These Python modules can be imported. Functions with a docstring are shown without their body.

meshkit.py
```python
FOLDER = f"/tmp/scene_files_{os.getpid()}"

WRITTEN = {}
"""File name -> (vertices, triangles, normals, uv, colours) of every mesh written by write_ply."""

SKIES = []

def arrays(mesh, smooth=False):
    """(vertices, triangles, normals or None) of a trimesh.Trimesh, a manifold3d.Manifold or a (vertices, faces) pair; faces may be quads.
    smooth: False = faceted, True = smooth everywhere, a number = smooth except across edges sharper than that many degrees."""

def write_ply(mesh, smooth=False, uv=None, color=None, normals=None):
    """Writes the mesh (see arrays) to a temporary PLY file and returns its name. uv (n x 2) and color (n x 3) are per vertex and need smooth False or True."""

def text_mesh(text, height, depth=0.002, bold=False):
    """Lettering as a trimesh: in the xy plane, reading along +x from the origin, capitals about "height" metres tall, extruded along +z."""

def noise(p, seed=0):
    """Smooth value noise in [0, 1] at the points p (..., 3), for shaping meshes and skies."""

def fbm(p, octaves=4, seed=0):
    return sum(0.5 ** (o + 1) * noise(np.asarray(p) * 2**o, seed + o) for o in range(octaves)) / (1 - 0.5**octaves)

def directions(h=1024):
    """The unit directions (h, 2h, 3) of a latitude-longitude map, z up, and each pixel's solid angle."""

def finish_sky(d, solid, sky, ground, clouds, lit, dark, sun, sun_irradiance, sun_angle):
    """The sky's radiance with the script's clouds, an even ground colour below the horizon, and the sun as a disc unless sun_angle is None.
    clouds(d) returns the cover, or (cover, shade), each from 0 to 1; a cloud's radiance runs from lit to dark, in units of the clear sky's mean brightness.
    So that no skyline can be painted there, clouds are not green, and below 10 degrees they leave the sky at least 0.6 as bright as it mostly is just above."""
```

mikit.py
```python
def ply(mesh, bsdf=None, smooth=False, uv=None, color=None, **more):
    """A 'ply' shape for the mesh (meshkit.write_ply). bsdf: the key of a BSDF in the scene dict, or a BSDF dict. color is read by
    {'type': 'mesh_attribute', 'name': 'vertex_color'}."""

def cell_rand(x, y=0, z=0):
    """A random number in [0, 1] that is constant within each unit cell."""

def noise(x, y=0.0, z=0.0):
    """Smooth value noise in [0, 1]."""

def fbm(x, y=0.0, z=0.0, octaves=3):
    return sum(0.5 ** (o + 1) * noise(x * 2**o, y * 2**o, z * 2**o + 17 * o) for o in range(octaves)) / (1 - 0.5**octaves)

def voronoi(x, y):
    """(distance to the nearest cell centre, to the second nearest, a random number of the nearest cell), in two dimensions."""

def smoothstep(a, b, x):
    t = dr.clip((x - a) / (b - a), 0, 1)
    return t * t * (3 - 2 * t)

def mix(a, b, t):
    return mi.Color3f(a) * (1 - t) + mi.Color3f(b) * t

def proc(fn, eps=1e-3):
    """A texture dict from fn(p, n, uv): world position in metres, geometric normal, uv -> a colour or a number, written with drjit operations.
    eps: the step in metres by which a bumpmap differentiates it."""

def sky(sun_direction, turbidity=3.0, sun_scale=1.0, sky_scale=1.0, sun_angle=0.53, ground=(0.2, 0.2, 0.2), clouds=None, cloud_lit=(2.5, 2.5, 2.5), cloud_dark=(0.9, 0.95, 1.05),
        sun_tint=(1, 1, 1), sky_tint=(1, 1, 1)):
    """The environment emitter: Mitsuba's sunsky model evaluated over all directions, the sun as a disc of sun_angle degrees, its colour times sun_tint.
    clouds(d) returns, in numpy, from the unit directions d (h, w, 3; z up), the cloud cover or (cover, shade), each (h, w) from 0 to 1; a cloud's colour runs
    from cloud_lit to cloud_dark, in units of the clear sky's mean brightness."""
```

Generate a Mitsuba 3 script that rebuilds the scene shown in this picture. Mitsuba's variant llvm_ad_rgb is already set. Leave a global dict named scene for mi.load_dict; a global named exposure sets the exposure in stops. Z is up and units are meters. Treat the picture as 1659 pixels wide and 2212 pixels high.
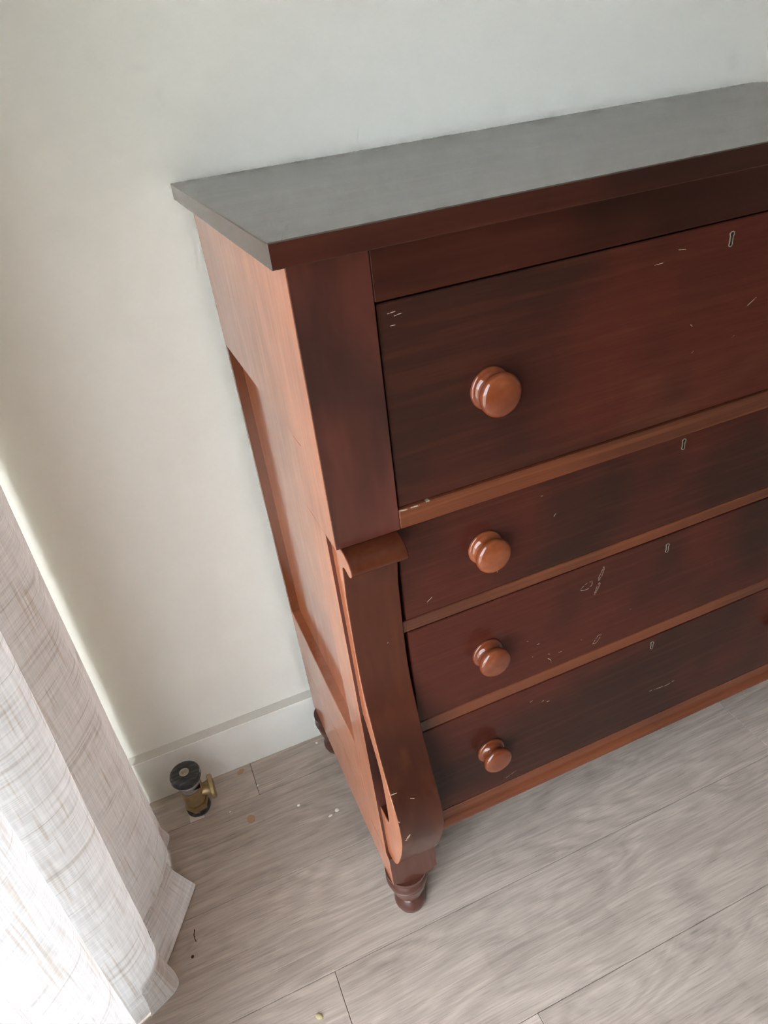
import math, random
import numpy as np, trimesh, shapely.geometry as sg, manifold3d as m3
import drjit as dr, mitsuba as mi
import mikit, meshkit
from mikit import noise, fbm, smoothstep, mix, cell_rand
T = mi.ScalarTransform4f
rnd = random.Random(7)
scene, labels = {}, {}

# ---------------------------------------------------------------- camera (the photograph is 1659 x 2212)
F_PX, PPX, PPY = 1468.786, -18.16, 39.98
C = np.array([-0.1421, -1.1110, 1.3044])
FWD = np.array([0.25252131, 0.78731674, -0.56246363])
DOWN = np.array([-0.30180875, -0.48821044, -0.81887853])
scene['camera'] = {'type': 'perspective', 'fov': 2 * math.degrees(math.atan(829.5 / F_PX)), 'fov_axis': 'x', 'near_clip': 0.02, 'far_clip': 200.0,
                   'principal_point_offset_x': -PPX / 1659, 'principal_point_offset_y': -PPY / 2212,
                   'to_world': T().look_at(origin=C.tolist(), target=(C + FWD).tolist(), up=(-DOWN).tolist())}

# ---------------------------------------------------------------- daylight outside the window, exposure
def clouds(d):
    return 0.75 + 0.25 * meshkit.fbm(d * 2.5, 4, 3), 0.35 + 0.3 * meshkit.fbm(d * 4.0, 4, 5)
scene['sky'] = mikit.sky((0.55, 0.55, 0.62), turbidity=4.0, sun_scale=10.0, sky_scale=40.0, ground=(0.30, 0.29, 0.27), clouds=clouds,
                         cloud_lit=(1.45, 1.53, 1.60), cloud_dark=(0.92, 0.98, 1.04))
exposure = 1.5

# ---------------------------------------------------------------- helpers
def obj(key, mesh, bsdf, smooth=False, **kw):
    k, i = key, 0
    while k in scene or k in labels and key.count('__') == 0 and k in scene:
        i += 1
        k = f'{key}_{i:03d}'
    scene[k] = mikit.ply(mesh, bsdf, smooth, **kw)
    return k
def struct(key, mesh, bsdf, smooth=False, label=None, **kw):
    k = obj(key, mesh, bsdf, smooth, **kw)
    labels[k] = {'kind': 'structure'}
    if label: labels[k]['label'] = label
    return k
def lab(key, label=None, category=None, group=None):
    d = {}
    if label: d['label'] = label
    if category: d['category'] = category
    if group: d['group'] = group
    labels[key] = d
def box(x0, x1, y0, y1, z0, z1, c=0.0):
    """A box with chamfered edges of width c."""
    if c <= 0:
        return trimesh.creation.box(bounds=[[x0, y0, z0], [x1, y1, z1]])
    P = []
    for X, sx in ((x0, 1), (x1, -1)):
        for Y, sy in ((y0, 1), (y1, -1)):
            for Z, sz in ((z0, 1), (z1, -1)):
                P += [(X, Y + sy * c, Z + sz * c), (X + sx * c, Y, Z + sz * c), (X + sx * c, Y + sy * c, Z)]
    return trimesh.PointCloud(P).convex_hull
def lathe(profile, n=48, axis='z', at=(0, 0, 0)):
    """Turned solid: profile = [(radius, height)], bottom to top."""
    p = np.array(profile, float)
    a = np.arange(n) * 2 * np.pi / n
    v, f = [], []
    for r, h in p:
        v += [(max(r, 1e-5) * math.cos(t), max(r, 1e-5) * math.sin(t), h) for t in a]
    for i in range(len(p) - 1):
        for j in range(n):
            q, w = i * n + j, i * n + (j + 1) % n
            f += [(q, w, w + n), (q, w + n, q + n)]
    b, t = len(v), len(v) + 1
    v += [(0, 0, p[0, 1]), (0, 0, p[-1, 1])]
    top = (len(p) - 1) * n
    for j in range(n):
        f += [(b, (j + 1) % n, j), (t, top + j, top + (j + 1) % n)]
    m = trimesh.Trimesh(np.array(v), np.array(f), process=False)
    if axis == '-y': m.apply_transform(trimesh.transformations.rotation_matrix(np.pi / 2, [1, 0, 0]))
    if axis == 'x': m.apply_transform(trimesh.transformations.rotation_matrix(np.pi / 2, [0, 1, 0]))
    m.apply_translation(at)
    return m
def curve(pts, n=60, closed=False):
    """Catmull-Rom through the points."""
    p = np.array(pts, float)
    q = np.vstack([2 * p[0] - p[1], p, 2 * p[-1] - p[-2]])
    s = np.linspace(0, len(p) - 1, n)
    i = np.minimum(s.astype(int), len(p) - 2)
    t = (s - i)[:, None]
    a, b, c, d = q[i], q[i + 1], q[i + 2], q[i + 3]
    return 0.5 * (2 * b + (c - a) * t + (2 * a - 5 * b + 4 * c - d) * t ** 2 + (3 * b - a - 3 * c + d) * t ** 3)
def extrude_x(poly, x0, x1, b):
    """Side profile [(y, z)] pulled from x0 to x1 with chamfered ends."""
    pg = sg.Polygon(poly)
    p = np.array(pg.exterior.coords[:-1])
    if not pg.exterior.is_ccw: p = p[::-1]
    e = np.roll(p, -1, 0) - p
    nrm = np.stack([e[:, 1], -e[:, 0]], 1) / (np.linalg.norm(e, axis=1, keepdims=True) + 1e-12)
    vn = nrm + np.roll(nrm, 1, 0)
    vn /= np.linalg.norm(vn, axis=1, keepdims=True) + 1e-9
    ins = p - vn * b
    rings = [(x0, ins), (x0 + b, p), (x1 - b, p), (x1, ins)]
    n = len(p)
    v = np.vstack([np.column_stack([np.full(n, x), q]) for x, q in rings])
    f = []
    for k in range(3):
        for j in range(n):
            a_, b_ = k * n + j, k * n + (j + 1) % n
            f += [(a_, b_ + n, b_), (a_, a_ + n, b_ + n)]
    cv, cf = trimesh.creation.triangulate_polygon(sg.Polygon(ins), engine='earcut')
    from scipy.spatial import cKDTree
    ix = cKDTree(ins).query(cv)[1]
    cf = ix[cf]
    a0 = ins[cf]
    area = np.cross(a0[:, 1] - a0[:, 0], a0[:, 2] - a0[:, 0])
    cf[area < 0] = cf[area < 0][:, ::-1]
    f = np.vstack([np.array(f)[:, ::-1], cf[:, ::-1], cf + 3 * n])
    return trimesh.Trimesh(v, f, process=False)
cat = trimesh.util.concatenate
def mirror(m, cx):
    q = m.copy()
    q.vertices[:, 0] = 2 * cx - q.vertices[:, 0]
    q.faces = q.faces[:, ::-1]
    return q

# ---------------------------------------------------------------- materials
def rgb(*c): return {'type': 'rgb', 'value': list(c)}
def principled(col, rough, spec=0.5, bump=None, bscale=1.0, **kw):
    d = {'type': 'principled', 'base_color': col, 'roughness': rough, **({} if 'eta' in kw else {'specular': spec}), **kw}
    if bump: d = {'type': 'bumpmap', 'arbitrary': bump, 'scale': bscale, 'bsdf': d}
    return d
def wall_col(p, n, uv):
    t = fbm(p.x * 1.3 + 3, p.y * 1.3, p.z * 1.3, 3)
    s = 0.25 * smoothstep(0.66, 0.80, fbm(p.x * 9, p.y * 9, p.z * 9 + 4, 3))
    for x, z, a, b in ((-.007, 1.285, .010, .006), (-.001, 1.298, .005, .010), (-.020, 1.335, .012, .005), (.990, 1.237, .012, .020)):       # old grey smudges
        s = dr.maximum(s, 1.4 * dr.exp(-dr.square((p.x - x) / a) - dr.square((p.z - z) / b)) * fbm(p.x * 120, 1.0, p.z * 120, 2))
    return mix((0.72, 0.71, 0.64), (0.75, 0.737, 0.662), t) * (1 - 0.07 * s)
def wall_bump(p, n, uv): return fbm(p.x * 260, p.y * 260, p.z * 260, 2)
scene['m_wall'] = principled(mikit.proc(wall_col), 0.55, 0.35, mikit.proc(wall_bump, 5e-4), 0.00025)
scene['m_trim'] = principled(rgb(0.80, 0.795, 0.735), 0.38, 0.45)
scene['m_bevel_grey'] = principled(rgb(0.50, 0.485, 0.43), 0.6, 0.3)  # bevel coloured greyer and darker than the board below
scene['m_ceiling'] = principled(rgb(0.62, 0.61, 0.58), 0.8, 0.2)

def floor_col(p, n, uv):
    row = dr.floor((-p.y - 0.1075) / 0.2035 + 20)
    e = mi.Float(0.3)
    for k, x_end in ((19, -0.175), (20, 0.905), (21, 0.866), (22, -0.1398), (23, 0.1452)):                                # where each row's boards meet
        e = dr.select(dr.abs(row - k) < 0.5, x_end, e)
    r = cell_rand(row, dr.floor((p.x - e) / 1.38 + 20), 5)
    x, y = p.x + r * 7, p.y + r * 3
    w = fbm(x * 2.2, y * 9, r * 5, 3)
    g = fbm(x * 7 + 2 * w, y * 150 + 30 * w, 1.0, 3)
    f = fbm(x * 22, y * 620, 4.0, 2)
    ring = 0.5 + 0.5 * dr.sin(75 * (w + 0.45 * y + 0.05 * x))
    c = mix((0.308, 0.250, 0.208), (0.425, 0.355, 0.300), g)
    c = c * (0.86 + 0.28 * f) * (0.93 + 0.13 * ring) * (0.94 + 0.12 * r)
    pore = smoothstep(0.66, 0.8, fbm(x * 30, y * 900, 9.0, 2))
    dirt = smoothstep(0.56, 0.72, fbm(p.x * 16, p.y * 16, 2.0, 3)) * 0.09
    return c * (1 - 0.16 * pore) * (1 - dirt)
def floor_bump(p, n, uv): return fbm(p.x * 22, p.y * 620, 4.0, 2)
scene['m_floor'] = principled(mikit.proc(floor_col), 0.42, 0.45, mikit.proc(floor_bump, 4e-4), 0.00015)
scene['m_patch'] = principled(rgb(0.60, 0.50, 0.43), 0.5, 0.4)
scene['m_subfloor'] = principled(rgb(0.035, 0.03, 0.026), 0.9, 0.1)

def wood(dark, mid, light, sx, sz, fig=1.0, seed=0.0, swirl=0.0, scratches=None):
    """Polished mahogany: straight grain along the axis whose frequency is low, with a darker and redder cloudy figure."""
    def fn(p, n, uv):
        u, w, v = p.x, p.y, p.z
        cl = fbm(u * 5.5 + seed, w * 4.5, v * 4.0 + 2 * seed, 3)
        wob = fbm(u * 5 + seed, w * 5, v * 5 + 9, 2)
        g = fbm(u * sx + wob * 1.2, w * 60, v * sz + wob * 1.2, 3)
        f = fbm(u * sx * 4, w * 240, v * sz * 4 + seed, 2)
        c = mix(mix(dark, mid, smoothstep(0.32, 0.62, cl)), light, smoothstep(0.45, 0.75, g) * 0.38 * fig)
        if swirl:
            r = dr.sqrt(dr.square((u - 0.47) * 0.75) + dr.square(v - 1.055) + 1e-6) + 0.05 * wob
            s = dr.exp(-dr.square((r - 0.105) / 0.022)) + 0.6 * dr.exp(-dr.square((r - 0.17) / 0.02))
            s = s * smoothstep(0.35, 0.7, fbm(u * 10, 1.0, v * 10, 2)) * smoothstep(1.06, 0.96, v) * smoothstep(0.33, 0.40, u)
            c = mix(c, (0.11, 0.042, 0.019), 0.55 * swirl * s)
        c = c * (0.86 + 0.28 * f)
        if scratches: c = mix(c, (0.34, 0.28, 0.215), scratches(p))
        return c
    return mikit.proc(fn)
def seg_marks(segs):
    """Pale chips in the polish: short strokes in the front's own x, z."""
    def fn(p):
        m = mi.Float(0)
        brk = noise(p.x * 420, 3.0, p.z * 420)
        for x0, z0, x1, z1, w in segs:
            ax, az = p.x - x0, p.z - z0
            bx, bz = x1 - x0, z1 - z0
            t = dr.clip((ax * bx + az * bz) / (bx * bx + bz * bz + 1e-12), 0, 1)
            d = dr.sqrt(dr.square(ax - t * bx) + dr.square(az - t * bz))
            m = dr.maximum(m, smoothstep(w, 0.4 * w, d))
        return m * smoothstep(0.15, 0.5, brk) * 0.7
    return fn
def loop(pts, w):
    return [(*pts[i], *pts[(i + 1) % len(pts)], w) for i in range(len(pts))]
W3 = 0.00055
marks3 = (loop([(.3500, .6490), (.3545, .6535), (.3610, .6575), (.3700, .6580), (.3705, .6510), (.3640, .6462), (.3560, .6462)], W3)
          + loop([(.3890, .6770), (.3858, .6700), (.3806, .6580), (.3818, .6545), (.3865, .6610), (.3895, .6700)], W3)
          + loop([(.3830, .6500), (.3798, .6440), (.3752, .6300), (.3770, .6296), (.3815, .6390), (.3850, .6480)], W3)
          + loop([(.3955, .5425), (.3905, .5420), (.3860, .5360), (.3815, .5280), (.3850, .5268), (.3900, .5300), (.3945, .5370)], W3)
          + [(.280, .575, .284, .5745, .0006), (.262, .589, .264, .589, .0006), (.300, .546, .303, .5435, .0006), (.300, .536, .3045, .531, .0006),
             (.3045, .531, .306, .525, .0005), (.319, .540, .3235, .5395, .0007), (.272, .553, .2735, .5525, .0006), (.358, .5475, .3600, .5465, .0006), (.446, .571, .448, .5705, .0005)])
marks4 = [(.5140, .3510, .5190, .3515, .0007), (.524, .3500, .5420, .3485, .0008), (.5455, .347, .5540, .3480, .0009), (.5550, .3490, .566, .3510, .0009),
          (.2704, .4545, .2735, .4560, .0009), (.2915, .4440, .2945, .4450, .0009), (.3010, .4390, .3050, .4385, .0009), (.225, .290, .245, .297, .0004)]
marks2 = [(.112, .7300, .119, .7350, .0006), (.300, .795, .304, .800, .0005), (.280, .833, .283, .833, .0005), (.215, .737, .2155, .738, .0006)]
marks1 = [(.0905, 1.111, .098, 1.1115, .0006), (.097, 1.1075, .107, 1.109, .0005), (.092, 1.099, .097, 1.099, .0004), (.400, 1.094, .411, 1.0945, .0004), (.43, 1.104, .440, 1.103, .0005),
          (.5450, 1.020, .5560, 1.0270, .0006), (.462, 1.0160, .4650, 1.0130, .0006), (.530, .985, .535, .989, .0005), (.47, .98, .4722, .982, .0005)]
marks_r = [(.0795, .8953, .0880, .8946, .0009), (.0930, .8950, .1030, .8948, .0010), (.1120, .8958, .1160, .8960, .0006)]
marks_c = [(.0125, .3745, .0185, .3840, .0022), (.0050, .4616, .0150, .4612, .0008), (.0068, .4195, .0078, .4185, .0011), (.0320, .4463, .0375, .4441, .0005), (.0500, .6900, .0508, .6905, .0007)]
D0, D1, D2 = (0.024, 0.0095, 0.0066), (0.050, 0.0120, 0.0076), (0.080, 0.023, 0.012)
for i, (mk, sw) in enumerate(((marks1, 1.0), (marks2, 0), (marks3, 0), (marks4, 0))):
    scene[f'm_drawer{i+1}'] = principled(wood(D0, D1, D2, 8, 120, 0.45, 3.1 * i + 1, sw, seg_marks(mk)), 0.20, 0.14)
scene['m_front'] = principled(wood((0.028, 0.011, 0.008), (0.066, 0.0185, 0.0125), (0.095, 0.027, 0.017), 40, 6, 0.7, 7.0), 0.26, 0.3)
scene['m_fascia'] = principled(wood((0.016, 0.0060, 0.0038), (0.034, 0.0090, 0.0055), (0.054, 0.015, 0.008), 3, 60, 0.7, 4.0), 0.26, 0.22)
scene['m_rail'] = principled(wood((0.055, 0.0145, 0.006), (0.098, 0.025, 0.009), (0.14, 0.044, 0.015), 3, 130, 1.0, 2.0, 0, seg_marks(marks_r)), 0.36, 0.4)
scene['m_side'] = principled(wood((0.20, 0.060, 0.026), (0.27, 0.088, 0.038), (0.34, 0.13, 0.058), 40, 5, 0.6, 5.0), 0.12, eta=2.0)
scene['m_side_shaded'] = principled(wood((0.085, 0.022, 0.009), (0.115, 0.033, 0.013), (0.16, 0.052, 0.021), 40, 5, 0.6, 5.0), 0.12, eta=2.0)  # same wood as the ends; shade on the rear stile painted into the albedo
scene['m_column'] = principled(wood((0.026, 0.0066, 0.0032), (0.046, 0.0105, 0.0042), (0.076, 0.021, 0.007), 60, 5, 0.7, 9.0, 0, seg_marks(marks_c)), 0.30, 0.25)
scene['m_top'] = principled(wood((0.013, 0.0060, 0.0042), (0.020, 0.0085, 0.0058), (0.032, 0.014, 0.009), 3, 40, 0.7, 6.0), 0.19, eta=2.2)
scene['m_knob'] = principled(wood((0.10, 0.022, 0.008), (0.15, 0.037, 0.012), (0.215, 0.066, 0.021), 45, 45, 0.7, 8.0), 0.12, 0.55)
scene['m_leg'] = principled(wood((0.045, 0.015, 0.010), (0.06, 0.021, 0.014), (0.08, 0.03, 0.02), 60, 6, 0.5, 10.0), 0.25, 0.45)
scene['m_inside'] = principled(rgb(0.012, 0.007, 0.005), 0.8, 0.1)
scene['m_brass_old'] = principled(rgb(0.34, 0.31, 0.24), 0.4, 0.5, metallic=0.8)
def brass_col(p, n, uv):
    return mix((0.27, 0.185, 0.09), (0.50, 0.37, 0.19), fbm(p.x * 90, p.y * 90, p.z * 90, 3))
scene['m_brass'] = principled(mikit.proc(brass_col), 0.38, 0.5, metallic=0.75)
scene['m_steel'] = principled(rgb(0.30, 0.275, 0.25), 0.45, 0.5, metallic=0.6)
def black_col(p, n, uv):
    return mix((0.012, 0.013, 0.014), (0.045, 0.047, 0.05), smoothstep(0.4, 0.8, fbm(p.x * 80, p.y * 240, p.z * 90, 3)))
scene['m_black'] = principled(mikit.proc(black_col), 0.24, 0.6)

def weave(uv):
    u, v = uv.x, uv.y
    a = noise(u * 620, v * 30, 1.0)                                             # threads running down
    b = noise(u * 26, v * 620, 3.0)                                             # threads running across
    sl = smoothstep(0.62, 0.86, noise(u * 300, v * 11, 5.0)) * smoothstep(0.30, 0.75, noise(u * 60, v * 22, 6.0))
    sh = smoothstep(0.62, 0.86, noise(u * 9, v * 300, 7.0)) * smoothstep(0.30, 0.75, noise(u * 18, v * 60, 8.0))
    return a, b, sl, sh
def cloth_col(p, n, uv):
    a, b, sl, sh = weave(uv)
    k = 1.12 - 0.17 * a - 0.17 * b - 0.13 * sl - 0.17 * sh
    return mix((0.855, 0.86, 0.865), (0.84, 0.80, 0.76), dr.clip(sl + 0.6 * sh, 0, 1)) * k
scene['m_cloth'] = {'type': 'principledthin', 'base_color': mikit.proc(cloth_col), 'roughness': 0.8, 'spec_trans': 0.0, 'diff_trans': 0.24, 'eta': 1.3}
scene['m_hem'] = {'type': 'principledthin', 'base_color': mikit.proc(cloth_col), 'roughness': 0.8, 'spec_trans': 0.0, 'diff_trans': 0.15, 'eta': 1.3}
scene['m_pane'] = {'type': 'thindielectric', 'int_ior': 1.5}

# ---------------------------------------------------------------- the room
XL, XR, YF, ZC = -0.56, 5.4, -6.0, 2.7
struct('wall_back', box(XL - 0.2, XR, 0.0, 0.15, 0, ZC), 'm_wall', label='pale cream painted wall behind the chest of drawers')
WINS = [(-2.00, -0.33, 0.03, 2.15)]                                            # one tall window, the curtain drawn to its near end
left = m3.Manifold.cube((0.09, -YF, ZC)).translate((XL - 0.09, YF, 0))
for y0, y1, z0, z1 in WINS:
    left = left - m3.Manifold.cube((0.5, y1 - y0, z1 - z0)).translate((XL - 0.35, y0, z0))
left = left.to_mesh()
left = trimesh.Trimesh(left.vert_properties[:, :3], left.tri_verts)
struct('wall_left', left, 'm_wall')
struct('wall_right', box(XR, XR + 0.15, YF, 0.15, 0, ZC), 'm_wall')
struct('wall_front', box(XL - 0.2, XR + 0.15, YF - 0.15, YF, 0, ZC), 'm_wall')
struct('ceiling', box(XL - 0.2, XR + 0.15, YF - 0.15, 0.15, ZC, ZC + 0.1), 'm_ceiling')
struct('floor', box(XL - 0.2, XR, YF, 0.0, -0.06, -0.010), 'm_subfloor', label='pale grey-brown oak plank floor')
# planks: one entry each, long joints parallel to the wall
seams = [0.0, -0.1078, -0.3125, -0.5185, -0.7198] + [-0.7198 - 0.2035 * k for k in range(1, 15)]
ends = {0: [-0.175], 1: [-0.50, 0.905], 2: [0.866], 3: [-0.1398, 1.24], 4: [0.1452]}
G = 0.00035
for r in range(len(seams) - 1):
    y1, y0 = seams[r], max(seams[r + 1], YF)
    if y0 >= y1: break
    e0 = ends.get(r, [rnd.uniform(-0.4, 0.8)])
    xs = sorted(e0)
    while xs[0] - 1.38 > XL: xs.insert(0, xs[0] - 1.38)
    while xs[-1] + 1.38 < XR: xs.append(xs[-1] + 1.38)
    xs = [XL] + [x for x in xs if XL + 0.02 < x < XR - 0.02] + [XR]
    for a, b in zip(xs, xs[1:]):
        obj('floor__plank', box(a + G, b - G, y0 + G, y1 - (G if r else 0.002), -0.010, 0.0, 0.0007), 'm_floor')
obj('floor__patch', box(-0.3300, -0.2990, -0.1085, -0.0850, 0.0002, 0.0024, 0.0006), 'm_patch')
labels['floor__patch'] = {'label': 'small square offcut of flooring beside the valve'}
# skirting board
bb = [(0, 0), (-0.0156, 0), (-0.0156, 0.1308), (-0.0150, 0.1318), (0, 0.1318)]
struct('baseboard_back', extrude_x(bb, XL, XR, 0.0003), 'm_trim', label='cream painted skirting board with a bevelled top edge')
obj('baseboard_back__bevel', extrude_x([(0, 0.1319), (-0.0149, 0.1319), (-0.0012, 0.1412), (0, 0.1417)], XL, XR, 0.0002), 'm_bevel_grey')
labels['baseboard_back__bevel'] = {'label': 'darker grey bevelled top edge'}
# window in the left wall, outside the frame: it lights the room
for n, (y0, y1, z0, z1) in enumerate(WINS, 1):
    x0, x1, bar = XL - 0.08, XL - 0.03, 0.05
    fr = [box(x0, x1, y0, y0 + bar, z0, z1, .004), box(x0, x1, y1 - bar, y1, z0, z1, .004), box(x0, x1, y0, y1, z0, z0 + bar, .004), box(x0, x1, y0, y1, z1 - bar, z1, .004)]
    mids = [(y0 + y1) / 2]
    fr += [box(x0, x1, m - .025, m + .025, z0, z1, .004) for m in mids]
    struct(f'window_{n}', cat(fr), 'm_trim', label='tall white framed window in the left wall')
    es = [y0 + bar] + [q for m in mids for q in (m - .025, m + .025)] + [y1 - bar]
    for a, b in zip(es[::2], es[1::2]):
        x = XL - 0.055
        obj(f'window_{n}__pane', trimesh.Trimesh([(x, a, z0 + bar), (x, b, z0 + bar), (x, b, z1 - bar), (x, a, z1 - bar)], [(0, 1, 2), (0, 2, 3)], process=False), 'm_pane')

# ---------------------------------------------------------------- the chest of drawers
WX = 1.0035; CX = WX / 2
YU, YD, YP, YB = -0.5180, -0.4928, -0.4783, -0.0302
ZT, ZS, ZUB = 1.2000, 1.1789, 0.8709
K = 'chest_of_drawers'
lab(K, 'dark mahogany chest of drawers with scroll front columns and turned wooden knobs', 'chest of drawers')
def both(name, mesh, mat, smooth=False):
    obj(f'{K}__{name}', mesh, mat, smooth); obj(f'{K}__{name}', mirror(mesh, CX), mat, smooth)
obj(f'{K}__top', box(-0.0201, WX + 0.0201, -0.5564, -0.0182, ZS, ZT, 0.0010), 'm_top')
obj(f'{K}__top__front_edge', box(-0.0191, WX + 0.0191, -0.5568, -0.5550, ZS + 0.0008, ZT - 0.0010), 'm_fascia')
obj(f'{K}__carcass', box(0.022, WX - 0.022, -0.462, -0.034, 0.242, ZS - 0.002), 'm_inside')
# ends: corner post, top board, stiles, two bottom boards, recessed panel
both('corner_post', box(0, 0.0776, YU, -0.4450, ZUB, ZS - 0.0003, 0.0009), 'm_front')
both('side_board', box(0, 0.020, -0.4448, YB, 0.9673, ZS - 0.0003, 0.0007), 'm_side')
both('front_stile', box(0, 0.0740, YP, -0.4080, 0.2070, ZUB - 0.0003, 0.0009), 'm_side')
both('stile_front', box(0.0006, 0.0738, YP - 0.0006, YP + 0.001, 0.2090, ZUB - 0.0006), 'm_front')
both('upper_stile', box(0, 0.0200, -0.4448, -0.4080, ZUB, 0.9670, 0.0005), 'm_side')
both('rear_stile', box(0, 0.0500, -0.0440, YB, 0.4130, 0.9670, 0.0009), 'm_side_shaded')
both('side_panel', box(0.0165, 0.0210, -0.4090, -0.0430, 0.4000, 0.9800), 'm_side')
both('side_rail', box(0, 0.0200, -0.4078, YB, 0.2775, 0.4130, 0.0012), 'm_side')
both('side_skirt', box(0, 0.0200, -0.4108, YB, 0.1149, 0.2771, 0.0006), 'm_side')
# corner posts' outer faces are veneered like the ends
both('post_veneer', box(-0.0004, 0.0010, YU + 0.0006, -0.4450, ZUB + 0.0006, ZS - 0.0008), 'm_side')
# front: frieze, rails
X0, X1 = 0.0780, WX - 0.0780
obj(f'{K}__frieze', box(X0, X1, -0.5172, -0.470, 1.1243, ZS - 0.0003, 0.0009), 'm_fascia')
def rail(z0, z1, y, c=0.0012): obj(f'{K}__rail', box(X0 - 0.004, X1 + 0.004, y, -0.462, z0, z1, c), 'm_rail')
obj(f'{K}__rail', box(X0, X1, -0.5180, -0.462, ZUB, 0.8962, 0.0012), 'm_rail')
rail(0.6920, 0.7108, -0.4930); rail(0.4891, 0.5116, -0.4930)
bp = [(-0.462, 0.2341), (-0.4950, 0.2341), (-0.4985, 0.2365), (-0.5000, 0.2420), (-0.4985, 0.2500), (-0.4945, 0.2550), (-0.4932, 0.2600), (-0.4928, 0.2772), (-0.462, 0.2772)]
obj(f'{K}__rail', extrude_x(bp, X0 - 0.004, X1 + 0.004, 0.0005), 'm_rail', 30)
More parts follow.
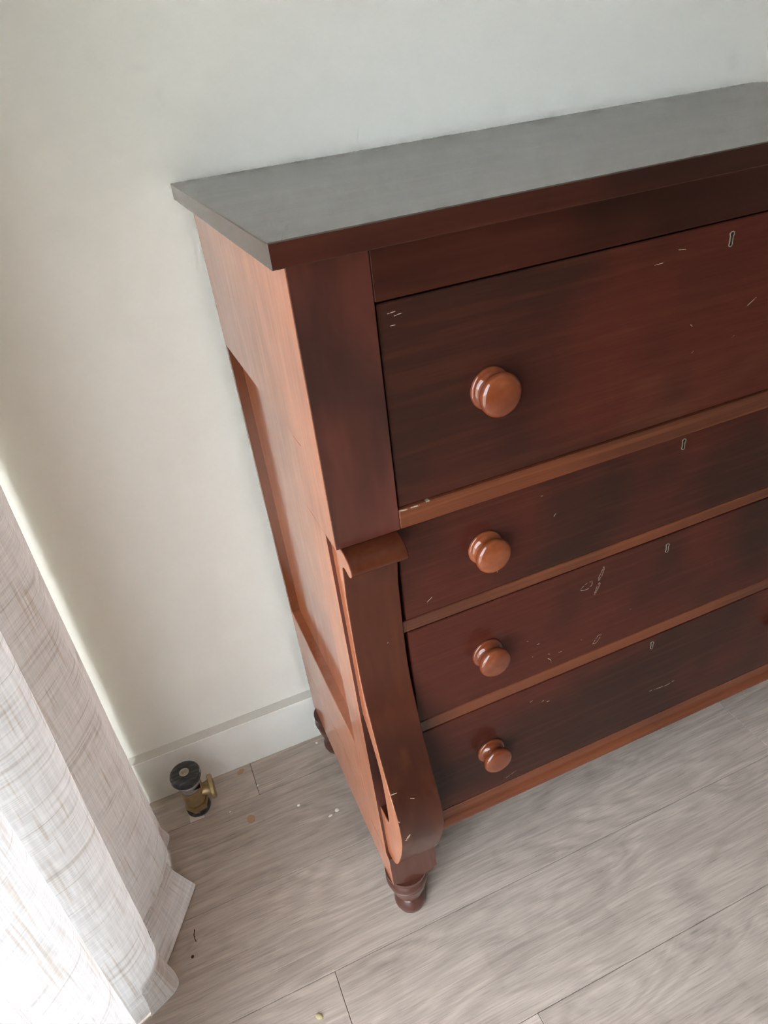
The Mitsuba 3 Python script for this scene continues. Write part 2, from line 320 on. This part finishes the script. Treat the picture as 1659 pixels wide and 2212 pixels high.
# drawers with knobs and keyholes
knob_prof = [(0.0232, 0), (0.0240, .0012), (0.0240, .0030), (0.0228, .0045), (0.0205, .0052), (0.0195, .0058), (0.0180, .0075), (0.0166, .0095), (0.0160, .0120),
             (0.0168, .0145), (0.0200, .0165), (0.0228, .0185), (0.0240, .0212), (0.0242, .0235), (0.0234, .0262), (0.0205, .0286), (0.0150, .0303), (0.0080, .0311), (0.0005, .0313)]
def keyhole(z, y, k):
    # upright slot with a rounded head: rim of old brass round a dark hole
    out = sg.Point(0, .0036).buffer(.0034, 12).union(sg.box(-.0024, -.0075, .0024, .0036)).union(sg.Point(0, -.0070).buffer(.0028, 12))
    hole = sg.Point(0, .0036).buffer(.0023, 12).union(sg.box(-.0014, -.0075, .0014, .0036)).union(sg.Point(0, -.0070).buffer(.0018, 10))
    R = trimesh.transformations.rotation_matrix(np.pi / 2, [1, 0, 0])
    rim = trimesh.creation.extrude_polygon(out.difference(hole), 0.0014, engine='earcut'); rim.apply_transform(R); rim.apply_translation([CX, y + 0.0006, z])
    dk = trimesh.creation.extrude_polygon(hole.buffer(.0004), 0.0006, engine='earcut'); dk.apply_transform(R); dk.apply_translation([CX, y + 0.0003, z])
    obj(f'{k}__keyhole', rim, 'm_brass_old'); labels[f'{k}__keyhole'] = {'label': 'worn brass keyhole'}
    obj(f'{k}__hole', dk, 'm_inside')
rows = [(0.8972, 1.1215, -0.5142, 1.0085, 0.197, 1.1035), (0.7116, 0.8690, YD, 0.7860, 0.197, 0.8412), (0.5124, 0.6896, YD, 0.6000, 0.196, 0.6684), (0.2780, 0.4868, YD, 0.3820, 0.197, 0.4694)]
names = ['deep top drawer', 'second drawer', 'third drawer with chipped polish', 'bottom drawer']
for i, (z0, z1, y, zk, xk, zh) in enumerate(rows):
    k = obj(f'{K}__drawer', box(X0 + (0.0026 if i else 0.0020), X1 - 0.0022, y, -0.464, z0, z1, 0.0011), f'm_drawer{i+1}')
    labels[k] = {'label': names[i]}
    for x in (xk, WX - xk):
        obj(f'{k}__knob', lathe(knob_prof, 56, '-y', (x, y, zk)), 'm_knob', 40)
    keyhole(zh, y, k)
# scroll columns
front = [(-0.5350, 0.8440), (-0.5200, 0.8462), (-0.5095, 0.8380), (-0.5068, 0.8240), (-0.5040, 0.8060), (-0.5002, 0.7850), (-0.4990, 0.7580), (-0.4978, 0.7250), (-0.4968, 0.6876), (-0.4978, 0.6500),
         (-0.5015, 0.6160), (-0.5120, 0.5720), (-0.5270, 0.5200), (-0.5450, 0.4720), (-0.5600, 0.4380), (-0.5690, 0.4050), (-0.5690, 0.3700), (-0.5620, 0.3400), (-0.5500, 0.3050), (-0.5340, 0.2650),
         (-0.5180, 0.2340), (-0.5020, 0.2180), (-0.4850, 0.2120)]
back = [(-0.4785, 0.2115), (-0.4785, 0.3380), (-0.5110, 0.3430), (-0.5165, 0.3520), (-0.5195, 0.3720), (-0.5215, 0.4260), (-0.5180, 0.4700), (-0.5080, 0.5050), (-0.4930, 0.5350), (-0.4785, 0.5600), (-0.4785, 0.8700)]
roll = [(-0.5020, 0.8704), (-0.5180, 0.8700), (-0.5300, 0.8680), (-0.5390, 0.8630), (-0.5440, 0.8560), (-0.5440, 0.8500), (-0.5405, 0.8460)]
prof = np.vstack([curve(front, 90), back[:2], curve(back[2:10], 36), back[10:], curve(roll, 20)])
for flip in (False, True):
    cm, sm = extrude_x(prof, 0.0056, 0.0740, 0.0011), extrude_x(prof, 0.0048, 0.0062, 0.0004)
    k = obj(f'{K}__scroll_column', mirror(cm, CX) if flip else cm, 'm_column', 25)
    obj(f'{k}__side', mirror(sm, CX) if flip else sm, 'm_side', 25)  # thin lighter plate: light falling on the column side put in as colour
# front legs: square block with rounded-off corners above a turned foot
foot_prof = [(0.0001, 0.0), (0.0200, 0.0), (0.0262, 0.0055), (0.0292, 0.0150), (0.0290, 0.0240), (0.0262, 0.0335), (0.0215, 0.0395), (0.0222, 0.0410), (0.0226, 0.0425), (0.0215, 0.0440), (0.0220, 0.0455),
             (0.0262, 0.0475), (0.0302, 0.0600), (0.0335, 0.0740), (0.0352, 0.0840), (0.0340, 0.0855), (0.0362, 0.0875), (0.0378, 0.0930), (0.0378, 0.0990), (0.0366, 0.1040), (0.0345, 0.1065), (0.0345, 0.1080),
             (0.0362, 0.1100), (0.0372, 0.1140), (0.0372, 0.1200)]
def leg(cx, cy, hx, hy, z0, z1):
    blk = m3.Manifold.cube((2 * hx, 2 * hy, z1 - z0), True).translate((cx, cy, (z0 + z1) / 2))
    cone = m3.Manifold.revolve(m3.CrossSection([np.array([(0, z0), (0.0400, z0), (0.0500, z0 + .006), (0.0580, z0 + .013), (0.0700, z0 + .020), (0.0700, z1 + .01), (0, z1 + .01)], float)[:, :]]), 64).translate((cx, cy, 0))
    m = (blk ^ cone).to_mesh()
    return trimesh.Trimesh(m.vert_properties[:, :3], m.tri_verts)
LX, LY = 0.0413, -0.4520
def leg_veneer(cx, cy):
    a = leg(cx, cy, 0.0413, 0.0410, 0.1185, 0.2105)
    m = m3.Manifold(m3.Mesh(np.asarray(a.vertices, np.float32), np.asarray(a.faces, np.uint32)))
    m = (m ^ m3.Manifold.cube((0.001, 0.0812, 0.2), True).translate((0.0005, cy + 0.0004, 0.16))).translate((-0.0004, 0, 0)).to_mesh()
    return trimesh.Trimesh(m.vert_properties[:, :3], m.tri_verts)
for xc in (LX, WX - LX):
    k = obj(f'{K}__leg', leg(xc, LY, 0.0413, 0.0410, 0.1185, 0.2105), 'm_leg', 25)
    fx = xc - 0.008 if xc < CX else xc + 0.008
    obj(f'{k}__turned_foot', lathe(foot_prof, 64, 'z', (fx, LY - 0.0125, 0)), 'm_leg', 40)
    vs_ = leg_veneer(xc, LY)
    obj(f'{k}__side_veneer', vs_ if xc < CX else mirror(leg_veneer(LX, LY), CX), 'm_side')
for xc in (0.0400, WX - 0.0400):
    k = obj(f'{K}__leg', box(xc - 0.034, xc + 0.034, -0.1000, -0.0340, 0.1190, 0.2400, 0.001), 'm_leg')
    obj(f'{k}__turned_foot', lathe(foot_prof, 48, 'z', (xc - 0.013 if xc < CX else xc + 0.013, -0.0660, 0)), 'm_leg', 40)

# ---------------------------------------------------------------- radiator valve standing in front of the skirting board
V = 'radiator_valve'; VX, VY, VS = -0.3056, -0.0770, 0.91
lab(V, 'old brass radiator valve with black handwheel standing on the floor by the skirting board', 'radiator valve')
at = (VX, VY, 0)
obj(f'{V}__pipe_collar', lathe([(0.0001, .0), (.0225, .0), (.0238, .003), (.0238, .0125), (.0222, .0150), (.0001, .0150)], 40, 'z', at), 'm_black', 40); labels[f'{V}__pipe_collar'] = {'label': 'black collar at the foot'}
hexa = trimesh.creation.extrude_polygon(sg.Polygon([(.0238 * math.cos(a), .0238 * math.sin(a)) for a in np.radians(np.arange(0, 360, 60) + 12)]), 0.0150, engine='earcut')
hexa.apply_translation((VX, VY, 0.0152)); obj(f'{V}__nut', hexa, 'm_brass'); labels[f'{V}__nut'] = {'label': 'hexagonal brass nut'}
obj(f'{V}__body', cat([lathe([(.0165, .0300), (.0190, .0330), (.0205, .0400), (.0208, .0560), (.0212, .0700), (.0222, .0760), (.0226, .0810), (.0226, .0840), (.0200, .0850)], 48, 'z', at),
                       lathe([(.0130, .010), (.0130, .022), (.0150, .0300), (.0165, .0340)], 40, 'x', (VX, VY, 0.056))]), 'm_brass', 40); labels[f'{V}__body'] = {'label': 'brass valve body'}
fl = lathe([(.0140, .0330), (.0240, .0330), (.0254, .0345), (.0254, .0400), (.0240, .0415), (.0170, .0415), (.0165, .0360), (.0001, .0360)], 48, 'x', (VX, VY, 0.056))
obj(f'{V}__outlet_flange', fl, 'm_brass', 30); labels[f'{V}__outlet_flange'] = {'label': 'round brass outlet ring'}
bon = [lathe([(.0205, .0850), (.0222, .0858), (.0222, .1030), (.0210, .1050), (.0150, .1060), (.0120, .1100), (.0120, .1240)], 48, 'z', at)]
obj(f'{V}__bonnet', cat(bon), 'm_steel', 30); labels[f'{V}__bonnet'] = {'label': 'dull grey metal bonnet'}
obj(f'{V}__slot', box(VX + .004, VX + .0195, VY - .0215, VY - .012, .0955, .0972), 'm_inside')
obj(f'{V}__handwheel', lathe([(.0120, .1150), (.0235, .1150), (.0282, .1175), (.0297, .1220), (.0297, .1290), (.0284, .1335), (.0240, .1360), (.0130, .1368), (.0098, .1362), (.0001, .1355)], 56, 'z', at), 'm_black', 30)
labels[f'{V}__handwheel'] = {'label': 'round black handwheel'}
obj(f'{V}__wheel_screw', lathe([(.0060, .1358), (.0092, .1360), (.0096, .1372), (.0088, .1384), (.0050, .1390), (.0036, .1362), (.0001, .1360)], 32, 'z', at), 'm_brass_old', 30)
for k in [k for k in scene if k.startswith(V + '__')]:                      # brought to its height
    scene[k]['to_world'] = T().translate([VX, VY, 0]).scale([1.1, 1.1, VS]).translate([-VX, -VY, 0])

# ---------------------------------------------------------------- curtain
CU = 'curtain'
lab(CU, 'sheer pale linen curtain with deep folds hanging to the floor beside the wall', 'curtain')
bot = [(-.413, -.035), (-.401, -.060), (-.391, -.102), (-.386, -.150), (-.386, -.195), (-.415, -.255), (-.447, -.300), (-.452, -.325), (-.436, -.345), (-.421, -.378), (-.424, -.410), (-.448, -.440),
       (-.486, -.458), (-.490, -.472), (-.470, -.488), (-.452, -.515), (-.452, -.550), (-.480, -.590), (-.502, -.610), (-.500, -.628), (-.474, -.648), (-.462, -.680), (-.466, -.715), (-.494, -.752)]
lean = [.020, .020, .020, .018, .018, .020, .020, .020, .035, .050, .050, .040, .020, .020, .030, .038, .038, .025, .015, .015, .03, .035, .035, .02]
NU, NV = 560, 70
base, ln = curve(bot, NU), curve([(a, 0) for a in lean], NU)[:, 0]
zz = np.concatenate([np.linspace(0.004, 0.12, 14), np.linspace(0.14, 2.38, NV - 14)])
arc = np.concatenate([[0], np.cumsum(np.linalg.norm(np.diff(base, axis=0), axis=1))])
vs, uvs = [], []
for z in zz:
    h = min(z, 1.1)
    rip = 0.0028 * (meshkit.fbm(np.stack([arc * 16, np.full(NU, z * 3.0), np.full(NU, 1.0)], 1), 3, 4) - 0.5) * 2
    sag = 0.004 * np.exp(-z / 0.08) * (meshkit.fbm(np.stack([arc * 30, np.full(NU, z * 12.0), np.full(NU, 5.0)], 1), 3, 8) - 0.5) * 2
    vs.append(np.column_stack([base[:, 0] + ln * h + rip + sag, base[:, 1] + 0.5 * rip, np.full(NU, z)]))
    uvs.append(np.column_stack([arc, np.full(NU, z)]))
def grid_faces(nu, nv):
    i, j = np.meshgrid(np.arange(nu - 1), np.arange(nv - 1))
    a = (j * nu + i).ravel()
    return np.vstack([np.column_stack([a, a + 1, a + 1 + nu]), np.column_stack([a, a + 1 + nu, a + nu])])
obj(f'{CU}__panel', trimesh.Trimesh(np.vstack(vs), grid_faces(NU, NV), process=False), 'm_cloth', True, uv=np.vstack(uvs))
def hem(rows_, nu=40, nv=14, off=0.0):
    """A turned-up edge of the cloth: a soft patch through rows of points (x, y, z)."""
    R = [curve(r, nu) for r in rows_]
    S = np.stack([curve([r[i] for r in R], nv) for i in range(nu)], 1)          # nv, nu, 3
    u = np.concatenate([[0], np.cumsum(np.linalg.norm(np.diff(S[-1], axis=0), axis=1))])
    uv = np.column_stack([np.tile(u + off, nv), np.repeat(np.linspace(0, 0.075, nv) + off, nu)])
    m = trimesh.Trimesh(S.reshape(-1, 3), grid_faces(nu, nv), process=False)
    return obj(f'{CU}__hem', m, 'm_hem', True, uv=uv)
hem([[(-.386, -.198, .030), (-.415, -.254, .030), (-.446, -.300, .030)], [(-.381, -.204, .012), (-.411, -.258, .012), (-.442, -.302, .012)],
     [(-.373, -.214, .0075), (-.405, -.270, .0075), (-.438, -.322, .0075)], [(-.359, -.232, .0060), (-.394, -.292, .0060), (-.433, -.355, .0060)],
     [(-.3442, -.2505, .0050), (-.383, -.318, .0050), (-.428, -.3910, .0050)], [(-.3432, -.2516, .0010), (-.382, -.319, .0010), (-.427, -.392, .0010)]], off=1.3)
hem([[(-.440, -.343, .085), (-.422, -.378, .085), (-.424, -.410, .085), (-.450, -.441, .085)], [(-.437, -.346, .045), (-.417, -.385, .045), (-.418, -.417, .045), (-.450, -.445, .045)],
     [(-.434, -.350, .018), (-.410, -.395, .016), (-.411, -.424, .014), (-.452, -.449, .014)], [(-.432, -.353, .002), (-.405, -.400, .002), (-.407, -.427, .002), (-.455, -.4515, .002)]], off=2.6)
hem([[(-.430, -.088, .05), (-.396, -.110, .05), (-.386, -.150, .05)], [(-.426, -.080, .022), (-.388, -.108, .022), (-.385, -.150, .022)], [(-.420, -.070, .002), (-.379, -.112, .002), (-.387, -.149, .002)]], 30, 10, off=3.9)

# ---------------------------------------------------------------- crumbs and marks on the floor
def flake(x, y, rx, ry, h, seed, rot=0.0):
    m = trimesh.creation.icosphere(2, 1.0)
    v = m.vertices * (1 + 0.25 * (meshkit.fbm(m.vertices * 1.7 + seed, 2, seed) - 0.5)[:, None])
    v[:, 2] = np.maximum(v[:, 2], -0.35) + 0.35
    c, s = math.cos(rot), math.sin(rot)
    v = np.column_stack([v[:, 0] * rx, v[:, 1] * ry, v[:, 2] * h])
    v = np.column_stack([c * v[:, 0] - s * v[:, 1] + x, s * v[:, 0] + c * v[:, 1] + y, v[:, 2] + 0.0001])
    return trimesh.Trimesh(v, m.faces, process=False)
scene['m_crumb_brown'] = principled(rgb(0.34, 0.205, 0.115), 0.7, 0.3)
scene['m_crumb_white'] = principled(rgb(0.72, 0.66, 0.58), 0.7, 0.3)
scene['m_crumb_dark'] = principled(rgb(0.03, 0.014, 0.012), 0.7, 0.3)
scene['m_crumb_green'] = principled(rgb(0.40, 0.34, 0.18), 0.7, 0.3)
for name, x, y, rx, ry, h, mat, text, cat_ in (
        ('floor_spot', -.2065, -.1585, .0095, .0085, .0010, 'm_crumb_brown', 'round brown spot stuck to the floor to the right of the valve', 'spot'),
        ('paint_fleck', -.1030, -.1742, .0032, .0032, .0010, 'm_crumb_white', 'small round white fleck on the floor between the brown spot and the chest', 'fleck'),
        ('paint_fleck', -.0307, -.2228, .0048, .0042, .0010, 'm_crumb_white', 'larger white fleck on the floor just left of the chest', 'fleck'),
        ('paint_fleck', -.0480, -.2290, .0050, .0024, .0007, 'm_crumb_white', 'long thin white fleck on the floor beside the larger fleck', 'fleck'),
        ('paint_fleck', -.0154, -.0343, .0030, .0030, .0020, 'm_crumb_white', 'tiny pale crumb on the floor against the rear foot of the chest', 'fleck'),
        ('paint_fleck', -.1726, -.0837, .0026, .0016, .0010, 'm_crumb_white', 'tiny white fleck on the floor at the end joint of the first plank', 'fleck'),
        ('paint_fleck', -.2449, -.1208, .0024, .0014, .0008, 'm_crumb_white', 'tiny white fleck on the floor closest to the valve', 'fleck'),
        ('floor_stain', -.2000, -.0289, .0090, .0060, .0010, 'm_crumb_brown', 'reddish smear on the floor against the skirting board', 'spot'),
        ('pellet', -.3719, -.3840, .0026, .0026, .0022, 'm_crumb_dark', 'dark round pellet on the floor near the curtain hem', 'pellet'),
        ('crumb', -.1870, -.5732, .0068, .0046, .0030, 'm_crumb_green', 'pale greenish crumb on the floor at the bottom of the picture', 'crumb')):
    k = obj(name, flake(x, y, rx, ry, h, len(scene) % 17, rnd.uniform(0, 3)), mat, True)
    lab(k, text, cat_)
def stroke(pts, w, h=0.0006):
    p = np.array(pts, float)
    d = np.gradient(p, axis=0); nn = np.stack([-d[:, 1], d[:, 0]], 1); nn /= np.linalg.norm(nn, axis=1, keepdims=True)
    return trimesh.creation.extrude_polygon(sg.LineString(p).buffer(w), h, engine='earcut')
k = obj('hair_strand', stroke(curve([(-.3605, -.3375), (-.3630, -.3480), (-.3612, -.3600)], 10), .0007), 'm_crumb_dark'); lab(k, 'short dark strand on the floor beside the curtain hem', 'strand')
